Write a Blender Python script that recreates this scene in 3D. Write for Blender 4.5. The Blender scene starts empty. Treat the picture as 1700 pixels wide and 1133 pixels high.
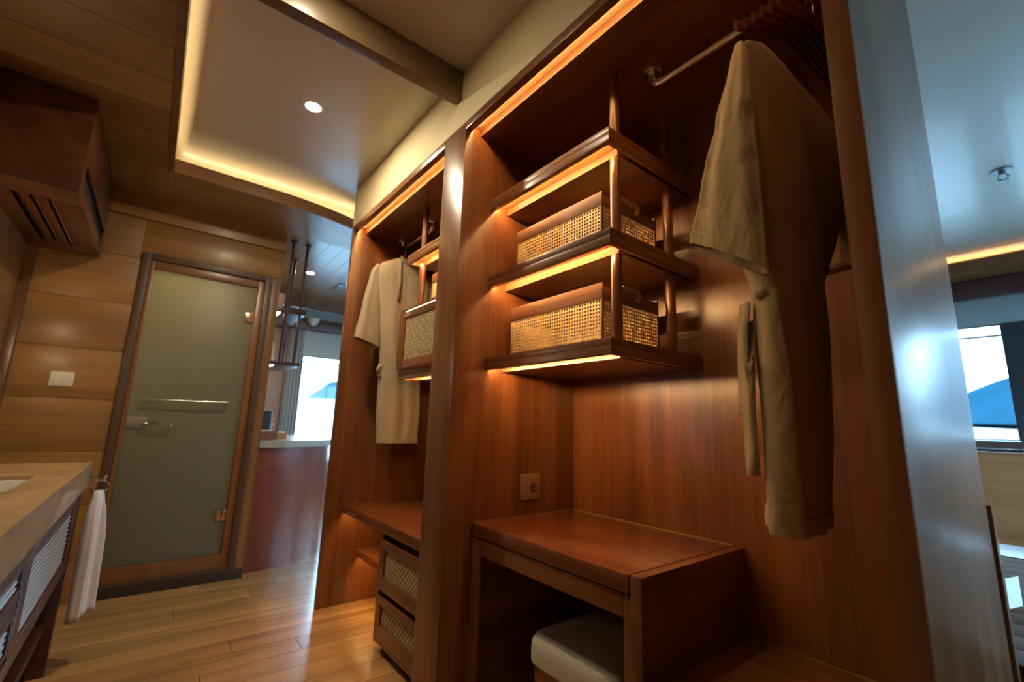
import bpy, bmesh, math, random
from mathutils import Vector, Matrix
random.seed(7)
sc = bpy.context.scene
col = sc.collection
R = math.radians

# ------------------------------------------------------------------ camera
cam_d = bpy.data.cameras.new('camera'); cam = bpy.data.objects.new('camera', cam_d); col.objects.link(cam)
def cam_matrix(yaw, pitch, roll, loc):
    a, p, r = R(yaw), R(pitch), R(roll)
    f = Vector((math.sin(a)*math.cos(p), math.cos(a)*math.cos(p), math.sin(p)))
    rt = f.cross(Vector((0, 0, 1))).normalized(); up = rt.cross(f)
    x = math.cos(r)*rt + math.sin(r)*up; y = -math.sin(r)*rt + math.cos(r)*up
    m = Matrix((x, y, -f)).transposed().to_4x4(); m.translation = loc
    return m
cam.matrix_world = cam_matrix(38.10, 10.729, 1.763, Vector((0, 0, 1.05)))
cam_d.sensor_width = 36; cam_d.lens = 744.55*36/1700; cam_d.clip_start = .02; cam_d.clip_end = 2000
cam_d.dof.use_dof = True; cam_d.dof.focus_distance = 1.55; cam_d.dof.aperture_fstop = 1.6
sc.camera = cam

# ------------------------------------------------------------------ world, exposure
w = bpy.data.worlds.new('sky'); sc.world = w; w.use_nodes = True
bg = w.node_tree.nodes['Background']; bg.inputs[0].default_value = (.46, .74, 1.0, 1); bg.inputs[1].default_value = 11.0
vs = sc.view_settings; vs.view_transform = 'Standard'; vs.look = 'None'; vs.exposure = 0.75; vs.gamma = 1; vs.use_curve_mapping = False
cy = sc.cycles
cy.use_denoising = True; cy.max_bounces = 8; cy.diffuse_bounces = 5; cy.glossy_bounces = 4; cy.transmission_bounces = 6; cy.transparent_max_bounces = 12
cy.sample_clamp_indirect = 6; cy.caustics_reflective = False; cy.caustics_refractive = False; cy.blur_glossy = 1.0
def portal(loc, rot, sx, sy):
    l = bpy.data.lights.new('window_portal', 'AREA'); l.shape = 'RECTANGLE'; l.size = sx; l.size_y = sy; l.cycles.is_portal = True
    o = bpy.data.objects.new('window_portal', l); o.location = loc; o.rotation_euler = rot; col.objects.link(o)
LED = (1.0, .58, .22); K_LED = 1.0

# ------------------------------------------------------------------ materials
def new_mat(name):
    m = bpy.data.materials.new(name); m.use_nodes = True
    nt = m.node_tree; return m, nt, nt.nodes['Principled BSDF']
def N(nt, t, **k):
    n = nt.nodes.new(t)
    for a, b in k.items(): setattr(n, a, b)
    return n
def plain(name, c, rough=.5, metal=0, bump=0, bscale=200, coat=0, var=0.0, vscale=6, spec=.5):
    m, nt, b = new_mat(name)
    b.inputs['Base Color'].default_value = (*c, 1); b.inputs['Roughness'].default_value = rough; b.inputs['Metallic'].default_value = metal
    b.inputs['Coat Weight'].default_value = coat; b.inputs['Specular IOR Level'].default_value = spec
    tc = N(nt, 'ShaderNodeTexCoord')
    if var:
        no = N(nt, 'ShaderNodeTexNoise'); no.inputs['Scale'].default_value = vscale; no.inputs['Detail'].default_value = 4
        nt.links.new(tc.outputs['Object'], no.inputs['Vector'])
        r = N(nt, 'ShaderNodeValToRGB'); r.color_ramp.elements[0].position = .3; r.color_ramp.elements[1].position = .7
        r.color_ramp.elements[0].color = (*[v*(1-var) for v in c], 1); r.color_ramp.elements[1].color = (*[min(1, v*(1+var)) for v in c], 1)
        nt.links.new(no.outputs['Fac'], r.inputs[0]); nt.links.new(r.outputs[0], b.inputs['Base Color'])
    if bump:
        no = N(nt, 'ShaderNodeTexNoise'); no.inputs['Scale'].default_value = bscale; no.inputs['Detail'].default_value = 3
        nt.links.new(tc.outputs['Object'], no.inputs['Vector'])
        bp = N(nt, 'ShaderNodeBump'); bp.inputs['Strength'].default_value = bump; bp.inputs['Distance'].default_value = .002
        nt.links.new(no.outputs['Fac'], bp.inputs['Height']); nt.links.new(bp.outputs[0], b.inputs['Normal'])
    return m
def wood(name, dark, light, axis, rough=.34, coat=.25, s=1.0, piecevar=.0):
    m, nt, b = new_mat(name)
    tc = N(nt, 'ShaderNodeTexCoord'); mp = N(nt, 'ShaderNodeMapping'); oi = N(nt, 'ShaderNodeObjectInfo')
    sc_ = [9*s, 9*s, 9*s]; sc_['xyz'.index(axis)] = .55*s
    mp.inputs['Scale'].default_value = sc_
    nt.links.new(tc.outputs['Object'], mp.inputs['Vector'])
    cm = N(nt, 'ShaderNodeVectorMath', operation='SCALE'); cm.inputs['Scale'].default_value = 17.0
    cb = N(nt, 'ShaderNodeCombineXYZ')
    for i in range(3): nt.links.new(oi.outputs['Random'], cb.inputs[i])
    nt.links.new(cb.outputs[0], cm.inputs[0]); nt.links.new(cm.outputs[0], mp.inputs['Location'])
    n1 = N(nt, 'ShaderNodeTexNoise'); n1.inputs['Scale'].default_value = 1.0; n1.inputs['Detail'].default_value = 5; n1.inputs['Roughness'].default_value = .62; n1.inputs['Distortion'].default_value = .5
    nt.links.new(mp.outputs[0], n1.inputs['Vector'])
    mp2 = N(nt, 'ShaderNodeMapping'); s2 = [150*s]*3; s2['xyz'.index(axis)] = 3.5*s; mp2.inputs['Scale'].default_value = s2
    nt.links.new(tc.outputs['Object'], mp2.inputs['Vector'])
    n2 = N(nt, 'ShaderNodeTexNoise'); n2.inputs['Scale'].default_value = 1.0; n2.inputs['Detail'].default_value = 2
    nt.links.new(mp2.outputs[0], n2.inputs['Vector'])
    mx = N(nt, 'ShaderNodeMath', operation='MULTIPLY_ADD'); mx.inputs[1].default_value = .30
    nt.links.new(n2.outputs['Fac'], mx.inputs[0]); 
    sb = N(nt, 'ShaderNodeMath', operation='SUBTRACT'); sb.inputs[1].default_value = .15
    nt.links.new(n1.outputs['Fac'], sb.inputs[0]); nt.links.new(sb.outputs[0], mx.inputs[2])
    r = N(nt, 'ShaderNodeValToRGB'); e = r.color_ramp.elements
    e[0].position = .28; e[0].color = (*dark, 1); e[1].position = .72; e[1].color = (*light, 1)
    nt.links.new(mx.outputs[0], r.inputs[0])
    out = r.outputs[0]
    if piecevar:
        hv = N(nt, 'ShaderNodeHueSaturation')
        ma = N(nt, 'ShaderNodeMapRange'); ma.inputs['To Min'].default_value = 1-piecevar; ma.inputs['To Max'].default_value = 1+piecevar
        nt.links.new(oi.outputs['Random'], ma.inputs['Value']); nt.links.new(ma.outputs[0], hv.inputs['Value'])
        nt.links.new(out, hv.inputs['Color']); out = hv.outputs[0]
    nt.links.new(out, b.inputs['Base Color'])
    b.inputs['Roughness'].default_value = rough; b.inputs['Coat Weight'].default_value = coat; b.inputs['Coat Roughness'].default_value = .22
    bp = N(nt, 'ShaderNodeBump'); bp.inputs['Strength'].default_value = .12; bp.inputs['Distance'].default_value = .001
    nt.links.new(n2.outputs['Fac'], bp.inputs['Height']); nt.links.new(bp.outputs[0], b.inputs['Normal'])
    return m
def emit(name, c, s):
    m, nt, b = new_mat(name)
    b.inputs['Base Color'].default_value = (.8, .8, .8, 1); b.inputs['Emission Color'].default_value = (*c, 1); b.inputs['Emission Strength'].default_value = s
    return m
def fabric(name, c, scale=420, rough=.9, sheen=.2, wrinkle=.55):
    m, nt, b = new_mat(name)
    tc = N(nt, 'ShaderNodeTexCoord')
    hs = []
    for sx in ((scale*2, 60, scale*2), (60, scale, 60), (90, 90, scale*2)):
        mp = N(nt, 'ShaderNodeMapping'); mp.inputs['Scale'].default_value = sx
        nt.links.new(tc.outputs['Object'], mp.inputs['Vector'])
        no = N(nt, 'ShaderNodeTexNoise'); no.inputs['Scale'].default_value = 1; no.inputs['Detail'].default_value = 1
        nt.links.new(mp.outputs[0], no.inputs['Vector']); hs.append(no)
    ad = N(nt, 'ShaderNodeMath', operation='ADD'); nt.links.new(hs[0].outputs['Fac'], ad.inputs[0]); nt.links.new(hs[2].outputs['Fac'], ad.inputs[1])
    r = N(nt, 'ShaderNodeValToRGB'); r.color_ramp.elements[0].position = .35; r.color_ramp.elements[1].position = .65
    r.color_ramp.elements[0].color = (*[v*.82 for v in c], 1); r.color_ramp.elements[1].color = (*[min(1, v*1.15) for v in c], 1)
    hf = N(nt, 'ShaderNodeMath', operation='MULTIPLY'); hf.inputs[1].default_value = .5
    nt.links.new(ad.outputs[0], hf.inputs[0]); nt.links.new(hf.outputs[0], r.inputs[0]); nt.links.new(r.outputs[0], b.inputs['Base Color'])
    bp = N(nt, 'ShaderNodeBump'); bp.inputs['Strength'].default_value = .35; bp.inputs['Distance'].default_value = .001
    wk = N(nt, 'ShaderNodeTexNoise'); wk.inputs['Scale'].default_value = 1; wk.inputs['Detail'].default_value = 3; wk.inputs['Distortion'].default_value = .8
    wm = N(nt, 'ShaderNodeMapping'); wm.inputs['Scale'].default_value = (16, 16, 7); nt.links.new(tc.outputs['Object'], wm.inputs['Vector']); nt.links.new(wm.outputs[0], wk.inputs['Vector'])
    b2_ = N(nt, 'ShaderNodeBump'); b2_.inputs['Strength'].default_value = wrinkle; b2_.inputs['Distance'].default_value = .02
    nt.links.new(wk.outputs['Fac'], b2_.inputs['Height']); nt.links.new(b2_.outputs[0], bp.inputs['Normal'])
    nt.links.new(hf.outputs[0], bp.inputs['Height']); nt.links.new(bp.outputs[0], b.inputs['Normal'])
    b.inputs['Roughness'].default_value = rough; b.inputs['Sheen Weight'].default_value = sheen
    return m
MD, ML = (.088, .028, .0095), (.28, .104, .033)
WZ = wood('mahogany_vertical', MD, ML, 'z', .32, .35)
WX = wood('mahogany_depthwise', MD, ML, 'x', .32, .35)
WY = wood('mahogany_lengthwise', MD, ML, 'y', .32, .35)
TOPW = wood('desktop_wood', (.13, .035, .012), (.30, .085, .026), 'y', .26, .5)
HANGW = wood('hanger_wood', (.10, .025, .012), (.22, .055, .022), 'x', .3, .4)
TEAK = wood('teak_veneer', (.24, .115, .030), (.42, .215, .066), 'x', .38, .2, piecevar=.05)
TEAKY = wood('teak_veneer_long', (.30, .13, .05), (.48, .235, .10), 'y', .45, .1)
TEAKZ = wood('teak_vertical', (.17, .075, .022), (.34, .165, .055), 'z', .4, .15)
FRAMED = wood('door_frame_dark', (.06, .032, .016), (.12, .066, .034), 'z', .45, .1)
CEILX = wood('ceiling_board_cross', (.20, .11, .036), (.34, .20, .075), 'x', .36, .2, piecevar=.10)
CEILY = wood('ceiling_board_long', (.20, .11, .036), (.34, .20, .075), 'y', .28, .3, piecevar=.10)
FLOORW = wood('floor_board', (.26, .135, .048), (.52, .29, .115), 'x', .26, .35, piecevar=.12)
FLOORB = plain('floor_joint', (.05, .025, .01), .8)
RED = wood('red_counter_wood', (.13, .028, .018), (.24, .06, .035), 'z', .3, .4)
DARKV = plain('vanity_wood', (.075, .022, .02), .35, coat=.3, var=.2)
SOFF = plain('soffit_paint', (.66, .55, .33), .7, bump=.05)
TRAY = plain('tray_paint', (.60, .57, .50), .30, coat=.1, bump=.03, bscale=60)
WALLP = plain('wall_paint', (.55, .58, .60), .7, bump=.05)
BEAMW = wood('beam_wood', (.12, .072, .034), (.20, .125, .062), 'x', .4, .15)
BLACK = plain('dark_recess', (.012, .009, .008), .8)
SHADOWGAP = plain('gap_shade_black', (.02, .018, .018), .6)  # near-black fill for gaps, standing in for the shade inside them
STEEL = plain('brushed_steel', (.80, .75, .67), .22, 1.0)
CHROME = plain('chrome', (.8, .78, .76), .12, 1.0)
BRASS = plain('bronze_plate', (.34, .22, .12), .45, .5)
BRASSL = plain('brass', (.75, .48, .28), .25, 1.0)
WHITE = plain('white_plastic', (.78, .74, .66), .4)
PORC = plain('porcelain', (.82, .80, .74), .15)
TOWEL = plain('towel_terry', (.80, .80, .82), .95, bump=.6, bscale=500)
ROBE = fabric('robe_linen_olive', (.33, .225, .098))
ROBE2 = fabric('robe_linen_grey', (.36, .29, .19))
LINEN = fabric('cushion_linen', (.52, .47, .36), 600, wrinkle=.08)
CANE = plain('cane', (.86, .62, .29), .5, bump=.2, bscale=300, var=.12, vscale=60)
CANE2 = plain('cane_weave', (.52, .40, .22), .55, var=.2, vscale=80)
LEATH = plain('leather_strap', (.36, .23, .12), .5)
BASKW = wood('basket_board', (.10, .038, .016), (.20, .085, .036), 'y', .42, .1)
LOUV = plain('louver_slat', (.25, .25, .26), .5)
MARB = plain('travertine', (.45, .29, .14), .28, coat=.3, var=.28, vscale=9)
STRIP = emit('led_strip_warm', LED, 36*K_LED)
STRIP_S = emit('led_strip_shelf', LED, 132)
STRIP_C = emit('led_strip_cove', (1.0, .72, .33), 18)
LAMP = emit('downlight_lens', (1.0, .86, .58), 45)
CURT = plain('curtain_cloth', (.34, .36, .38), .9)
HILL = plain('hazy_hill_forest', (.0065, .029, .046), .95, var=.25, vscale=.03, spec=0)  # distance haze is mixed into the base colour
HILL2 = plain('hazy_headland_rock', (.016, .044, .066), .95, var=.25, vscale=.03, spec=0)  # blue of the distance haze is part of this colour
SEA = plain('sea_water', (.22, .26, .28), .35, bump=.3, bscale=.4)
def glass_pane():
    m, nt, b = new_mat('window_glass'); nt.nodes.remove(b); out = nt.nodes['Material Output']
    t = N(nt, 'ShaderNodeBsdfTransparent'); t.inputs[0].default_value = (.93, .98, 1, 1)
    g = N(nt, 'ShaderNodeBsdfGlossy'); g.inputs['Roughness'].default_value = .02
    f = N(nt, 'ShaderNodeFresnel'); f.inputs[0].default_value = 1.3
    mx = N(nt, 'ShaderNodeMixShader'); nt.links.new(f.outputs[0], mx.inputs[0]); nt.links.new(t.outputs[0], mx.inputs[1]); nt.links.new(g.outputs[0], mx.inputs[2])
    nt.links.new(mx.outputs[0], out.inputs[0]); return m
GLASS = glass_pane()
def frosted():
    m, nt, b = new_mat('frosted_glass'); nt.nodes.remove(b); out = nt.nodes['Material Output']
    t = N(nt, 'ShaderNodeBsdfTranslucent'); t.inputs[0].default_value = (.80, .78, .60, 1)
    d = N(nt, 'ShaderNodeBsdfDiffuse'); d.inputs[0].default_value = (.24, .25, .20, 1)
    g = N(nt, 'ShaderNodeBsdfGlossy'); g.inputs['Roughness'].default_value = .4
    m1 = N(nt, 'ShaderNodeMixShader'); m1.inputs[0].default_value = .45; nt.links.new(t.outputs[0], m1.inputs[1]); nt.links.new(d.outputs[0], m1.inputs[2])
    m2 = N(nt, 'ShaderNodeMixShader'); m2.inputs[0].default_value = .04; nt.links.new(m1.outputs[0], m2.inputs[1]); nt.links.new(g.outputs[0], m2.inputs[2])
    nt.links.new(m2.outputs[0], out.inputs[0]); return m
FROST = frosted()

# ------------------------------------------------------------------ mesh helpers (world coordinates in, object-local meshes out)
OFF = {}
class MB:
    def __init__(s): s.bm = bmesh.new()
    def box(s, x0, x1, y0, y1, z0, z1, bev=0):
        vs_ = [s.bm.verts.new((x, y, z)) for x in (x0, x1) for y in (y0, y1) for z in (z0, z1)]
        fs = [s.bm.faces.new([vs_[i] for i in f]) for f in ((0, 1, 3, 2), (4, 6, 7, 5), (0, 4, 5, 1), (2, 3, 7, 6), (0, 2, 6, 4), (1, 5, 7, 3))]
        if bev:
            ed = list({e for f in fs for e in f.edges})
            bmesh.ops.bevel(s.bm, geom=ed, offset=bev, segments=2, profile=.6, affect='EDGES')
        return s
    def tube(s, pts, r, n=14, caps=True):
        pts = [Vector(p) for p in pts]; rings = []
        rr = r if isinstance(r, (list, tuple)) else [r]*len(pts)
        up0 = None
        for i, p in enumerate(pts):
            d = (pts[min(i+1, len(pts)-1)] - pts[max(i-1, 0)]).normalized()
            if up0 is None: up0 = Vector((0, 0, 1)) if abs(d.z) < .9 else Vector((1, 0, 0))
            sx = d.cross(up0).normalized(); up0 = sx.cross(d).normalized()
            rad = rr[i] if isinstance(rr[i], tuple) else (rr[i], rr[i])
            rings.append([s.bm.verts.new(p + rad[0]*math.cos(2*math.pi*k/n)*sx + rad[1]*math.sin(2*math.pi*k/n)*up0) for k in range(n)])
        s.loft_v(rings, caps); return s
    def loft_v(s, rings, caps=False):
        n = len(rings[0])
        for a, b in zip(rings, rings[1:]):
            for k in range(n):
                s.bm.faces.new((a[k], a[(k+1) % n], b[(k+1) % n], b[k]))
        if caps:
            s.bm.faces.new(rings[0][::-1]); s.bm.faces.new(rings[-1])
    def loft(s, rings, caps=False):
        s.loft_v([[s.bm.verts.new(p) for p in r] for r in rings], caps); return s
    def prism(s, poly, axis, a, b, bev=0):
        def P(u, v, t):
            return {'x': (t, u, v), 'y': (u, t, v), 'z': (u, v, t)}[axis]
        A = [s.bm.verts.new(P(u, v, a)) for u, v in poly]; B = [s.bm.verts.new(P(u, v, b)) for u, v in poly]
        n = len(poly); s.bm.faces.new(A[::-1]); s.bm.faces.new(B)
        for k in range(n): s.bm.faces.new((A[k], A[(k+1) % n], B[(k+1) % n], B[k]))
        return s
    def quad(s, *p): s.bm.faces.new([s.bm.verts.new(q) for q in p]); return s
    def sphere(s, c, r, sz=(1, 1, 1)):
        bmesh.ops.create_uvsphere(s.bm, u_segments=16, v_segments=10, radius=r, matrix=Matrix.Translation(c) @ Matrix.Diagonal((*sz, 1)))
        return s
    def build(s, name, mat, parent=None, loc=None, smooth=False, kind=None):
        bmesh.ops.recalc_face_normals(s.bm, faces=s.bm.faces)
        me = bpy.data.meshes.new(name)
        o = bpy.data.objects.new(name, me)
        if parent is not None:
            o.parent = parent; L = Vector(OFF[parent.name])
        else:
            if loc is None:
                vs_ = [v.co for v in s.bm.verts]
                loc = (sum((min(v[i] for v in vs_)+max(v[i] for v in vs_))/2 for i in (0,)), (min(v[1] for v in vs_)+max(v[1] for v in vs_))/2, min(v[2] for v in vs_))
            L = Vector(loc); o.location = L
        bmesh.ops.translate(s.bm, verts=s.bm.verts, vec=-L)
        s.bm.to_mesh(me); s.bm.free()
        me.materials.append(mat)
        if smooth:
            me.polygons.foreach_set('use_smooth', [True]*len(me.polygons))
            if smooth == 'auto':
                me.set_sharp_from_angle(angle=R(35))
        col.objects.link(o); OFF[o.name] = L
        if kind: o['kind'] = kind
        return o
def box(name, mat, parent, x0, x1, y0, y1, z0, z1, bev=.0015, kind=None):
    return MB().box(x0, x1, y0, y1, z0, z1, bev).build(name, mat, parent, kind=kind, smooth='auto' if bev else False)
def thing(name, label, cat, loc, group=None, kind=None):
    o = bpy.data.objects.new(name, None); o.empty_display_size = .1; o.location = loc; col.objects.link(o); OFF[o.name] = Vector(loc)
    if kind: o['kind'] = kind
    else:
        o['label'] = label; o['category'] = cat
        if group: o['group'] = group
    return o
def tag(o, label, cat, group=None):
    o['label'] = label; o['category'] = cat
    if group: o['group'] = group
    return o
def struct(o): o['kind'] = 'structure'; return o
def copy_tree(o, parent=None, delta=None):
    c = o.copy(); col.objects.link(c)
    OFF[c.name] = Vector(OFF[o.name]) + (delta or Vector())
    if parent is not None: c.parent = parent
    elif delta is not None: c.location = o.location + delta
    for ch in list(o.children): copy_tree(ch, c, delta)
    return c

# cane webbing: sheet with octagonal holes. origin o, unit axes u,v, size W,H
def cane(name, mat, parent, o, u, v, W, H, pitch):
    m = MB(); o, u, v = Vector(o), Vector(u), Vector(v); n = u.cross(v)
    nx, ny = max(1, round(W/pitch)), max(1, round(H/pitch)); pu, pv = W/nx, H/ny
    bm = m.bm
    for i in range(nx):
        for j in range(ny):
            c = o + u*(i+.5)*pu + v*(j+.5)*pv
            outer, inner, back = [], [], []
            for k in range(8):
                a = math.pi/4*k; ca, sa = math.cos(a), math.sin(a)
                q = max(abs(ca), abs(sa))
                outer.append(bm.verts.new(c + u*ca/q*pu/2 + v*sa/q*pv/2 + n*(.0009 if k % 2 else 0)))
                a2 = a + math.pi/8*0
                inner.append(bm.verts.new(c + u*ca*pu*.33 + v*sa*pv*.33))
                back.append(bm.verts.new(c + u*ca*pu*.33 + v*sa*pv*.33 - n*.0018))
            for k in range(8):
                l = (k+1) % 8
                bm.faces.new((outer[k], outer[l], inner[l], inner[k])); bm.faces.new((inner[k], inner[l], back[l], back[k]))
    return m.build(name, mat, parent, kind='stuff')
# woven panel: over-under strands. twill=True gives the herringbone step
def weave(name, mat, parent, o, u, v, W, H, pitch, twill=False):
    m = MB(); o, u, v = Vector(o), Vector(u), Vector(v); n = u.cross(v); bm = m.bm
    nx, ny = round(W/pitch), round(H/pitch); pu, pv = W/nx, H/ny
    for i in range(nx):
        for j in range(ny):
            over = ((i+j)//2 % 2 == 0) if twill else ((i+j) % 2 == 0)
            c = o + u*i*pu + v*j*pv
            A, B, pa, pb = (u, v, pu, pv) if over else (v, u, pv, pu)
            prev = None
            for t, h in ((-.12, 0), (.25, .0030), (.75, .0030), (1.12, 0)):
                e = (bm.verts.new(c + A*t*pa + B*.10*pb + n*h), bm.verts.new(c + A*t*pa + B*.90*pb + n*h))
                if prev: bm.faces.new((prev[0], e[0], e[1], prev[1]))
                prev = e
    return m.build(name, mat, parent, kind='stuff')

# key planes (metres)
XW, XB = .8715, 1.530          # wardrobe front, wardrobe back
YE0, YE1 = .169, .209          # end panel
YP0, YP1 = 1.471, 1.644        # dividing post
YL0, YL1 = 2.830, 2.864        # far end panel
YD = 3.665                     # wall with the glass door
XL, XR = -.69, 5.65            # left wall, bedroom window wall
YN, YF = -2.0, 6.06            # near wall, far window wall
ZC, ZT = 2.45, 2.585           # boarded ceiling, tray ceiling
XLIP, YLIP = -.095, 3.125

# ------------------------------------------------------------------ structure: floor
fl = struct(MB().box(XL, XR, YN, YF, -.06, -.012).build('floor', FLOORB, loc=(0, 0, 0)))
y = YN; row = 0
while y < YF - .01:
    y1 = min(y + .142, YF); x = XL - random.uniform(0, 1.5)
    while x < XR:
        x1 = x + 1.95
        a, b_ = max(x, XL), min(x1, XR)
        if b_ - a > .02:
            p = MB().box(a+.0012, b_-.0012, y+.0012, y1-.0012, -.0118, 0).build('plank', FLOORW, fl)
        x = x1
    y = y1; row += 1

# ------------------------------------------------------------------ structure: walls
# door wall (teak boards around the opening)
wf = struct(box('wall_door', TEAK, None, XL, -.125, YD+.012, YD+.06, 0, ZC))
box('wall_core', TEAK, wf, -.125, .62, YD+.012, YD+.06, 2.045, ZC, 0)
box('wall_core', TEAK, wf, .515, .62, YD+.012, YD+.06, 0, 2.045, 0)
zs = [0, .22, .52, .83, 1.13, 1.43, 1.73, 2.04, 2.31]
for a, b_ in zip(zs, zs[1:]):
    if a >= 2.04:
        box('board', TEAK, wf, XL, -.2, YD, YD+.012, a+.0012, b_-.0012, .001)
        box('board', TEAK, wf, -.198, .62, YD, YD+.012, a+.0012+.05, b_-.0012, .001)
    else:
        box('board', TEAK, wf, XL, -.186, YD, YD+.012, a+.0012, b_-.0012, .001)
box('board', TEAKZ, wf, .5735, .62, YD, YD+.012, 0, 2.088, .001)
box('end_cap', TEAKZ, wf, .62, .628, YD-.002, YD+.06, 0, ZC, .001)
struct(box('trim_crown', TEAK, None, -.384, .628, YD-.022, YD-.001, 2.31, ZC-.001))
struct(box('trim_corner', wood('corner_wood', (.10, .035, .014), (.2, .08, .03), 'z'), None, XL+.001, XL+.04, YD-.045, YD-.003, .0, 1.99))
struct(box('wall_left', TEAK, None, XL-.06, XL, YN, YF, 0, 2.7))
wn_ = struct(box('wall_near', WALLP, None, XL, 1.9, YN-.06, YN, 0, 2.7))
box('wall_panel', WALLP, wn_, 1.9, XR, YN-.06, YN, 0, .9, 0); box('wall_panel', WALLP, wn_, 1.9, 2.1, YN-.06, YN, .9, 2.1, 0); box('wall_panel', WALLP, wn_, 1.9, XR, YN-.06, YN, 2.1, 2.7, 0); box('wall_panel', WALLP, wn_, 5.3, XR, YN-.06, YN, .9, 2.1, 0)
# bathroom behind the glass door
BATH = plain('bathroom_plaster', (.62, .56, .40), .8)
struct(box('wall_bathroom', BATH, None, XL, .56, 4.75, 4.80, 0, ZC))
struct(box('wall_bar', wood('bar_wall_wood', (.16, .07, .03), (.30, .15, .07), 'z', .35, .2), None, .565, .618, YD+.062, YF, 0, ZC-.012))
t = thing('bathroom_lamp', 'warm round ceiling lamp glowing behind the frosted glass door', 'lamp', (-.05, 4.0, 2.43))
MB().tube([(-.05, 4.0, 2.436), (-.05, 4.0, 2.415)], .07, 20).build('ring', STEEL, t)
MB().tube([(-.05, 4.0, 2.4149), (-.05, 4.0, 2.408)], .058, 20).build('lens', emit('bath_lens', (1, .80, .42), 110), t)

# glass door
d = thing('door_1', '', '', (.18, YD, 0), kind='structure')
fx0, fx1 = -.184, .571
for a, b_ in ((fx0, fx0+.040), (fx1-.044, fx1)):
    box('jamb', FRAMED, d, a, b_, YD-.030, YD+.058, .0, 2.087, .002)
box('jamb_head', FRAMED, d, fx0+.041, fx1-.045, YD-.030, YD+.058, 2.046, 2.087, .002)
box('threshold', plain('threshold_wood', (.035, .018, .012), .5, coat=.2), d, fx0-.02, .62, YD-.036, YD-.0305, .0, .062, .001)
box('threshold_step', FRAMED, d, fx0+.041, fx1-.045, YD-.030, YD+.058, .0, .07, .002)
INN = wood('door_inner_frame', (.16, .062, .022), (.28, .12, .042), 'z')
for a, b_ in ((-.143, -.121), (.486, .526)):
    box('inner_frame', INN, d, a, b_, YD-.012, YD+.03, .071, 2.045, .002)
box('inner_frame', INN, d, -.120, .485, YD-.012, YD+.03, 1.992, 2.045, .002)
box('inner_frame', INN, d, -.120, .485, YD-.012, YD+.03, .071, .160, .002)
box('glass', FROST, d, -.118, .480, YD+.004, YD+.014, .163, 1.985, .001)
for z in (1.76, .41):
    h = box('hinge', BRASSL, d, .425, .482, YD-.010, YD+.003, z-.035, z+.035, .003)
    MB().tube([(.462, YD-.016, z-.036), (.462, YD-.016, z+.036)], .007).build('pin', BRASSL, h, smooth='auto')
tb = MB().tube([(-.06, YD-.055, 1.145), (.395, YD-.055, 1.145)], .008).build('towel_bar', CHROME, d, smooth='auto')
for x in (-.05, .385):
    MB().tube([(x, YD+.003, 1.145), (x, YD-.055, 1.145)], .007).build('bar_bracket', CHROME, tb, smooth='auto')
lk = box('lock_plate', plain('frosted_steel', (.42, .38, .32), .35, .8), d, -.117, -.02, YD-.006, YD+.0035, .965, 1.035, .004)
MB().tube([(-.03, YD-.006, 1.0), (-.03, YD-.05, 1.0), (-.01, YD-.058, .997), (.10, YD-.058, .993)], .009).build('lever_handle', CHROME, lk, smooth='auto')
MB().sphere((.10, YD-.058, .993), .012).build('lever_tip', CHROME, lk, smooth=True)

# far wall with window
UPW = plain('roller_blind_cloth', (.42, .50, .52), .8)
wl = struct(box('wall_far', plain('far_wall_panel', (.30, .17, .10), .5, var=.1), None, .62, 1.375, YF, YF+.06, 0, ZC))
box('wall_panel', TEAK, wl, 1.375, XR, YF, YF+.06, 0, .50, 0)
box('wall_panel', UPW, wl, 1.375, XR, YF, YF+.06, 1.85, ZC, 0)
box('wall_panel', TEAK, wl, 3.4, XR, YF, YF+.06, .50, 1.85, 0)
PELM = wood('pelmet_wood', (.07, .03, .03), (.13, .06, .055), 'y', .4, .1)
struct(box('trim_pelmet_far', PELM, None, .62, XR-.1, YF-.10, YF-.002, 2.175, 2.315))
wn = thing('window_1', '', '', (2.4, YF, .5), kind='structure')
WFR = plain('window_frame_dark', (.05, .055, .06), .4)
for a, b_, c, e in ((1.377, 1.41, .502, 1.848), (3.36, 3.398, .502, 1.848), (1.4105, 3.3595, .502, .53), (1.4105, 3.3595, 1.762, 1.782), (1.4105, 3.3595, 1.838, 1.848), (2.38, 2.41, .5305, 1.7615)):
    box('window_frame', WFR, wn, a, b_, YF+.002, YF+.05, c, e, .001)
for a, b_ in ((1.4105, 2.3795), (2.4105, 3.3595)):
    box('pane', GLASS, wn, a, b_, YF+.022, YF+.028, .5305, 1.7615, 0)
box('pane', GLASS, wn, 1.4105, 3.3595, YF+.022, YF+.028, 1.7825, 1.8375, 0)
portal((2.4, YF+.08, 1.17), (R(-90), 0, 0), 1.95, 1.3)

# bedroom window wall
wr = struct(box('wall_bedroom', TEAKY, None, XR, XR+.06, YN, YF, 0, .955))
box('wall_panel', UPW, wr, XR, XR+.06, YN, YF, 2.05, 2.7, 0)
WIN = ((.355, 2.10), (-1.75, .12), (2.75, 5.70))
for a, b_ in ((YN, -1.75), (.12, .355), (2.10, 2.75), (5.70, YF)):
    box('wall_panel', plain('window_pier_dark', (.03, .042, .055), .3, coat=.3), wr, XR-.02, XR+.06, a, b_, 1.05, 2.05, 0)
struct(box('trim_sill', plain('sill_wood', (.10, .062, .05), .35, coat=.2), None, XR-.06, XR+.02, YN+.01, YF-.11, .985, 1.05))
struct(box('trim_sill_shadow', plain('sill_shade', (.03, .03, .04), .5), None, XR-.035, XR-.001, YN+.01, YF-.11, .956, .984))  # dark strip painted in as the shade under the sill
struct(box('trim_pelmet_bedroom', PELM, None, XR-.12, XR-.002, YN+.02, YF-.12, 2.29, 2.435))
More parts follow.
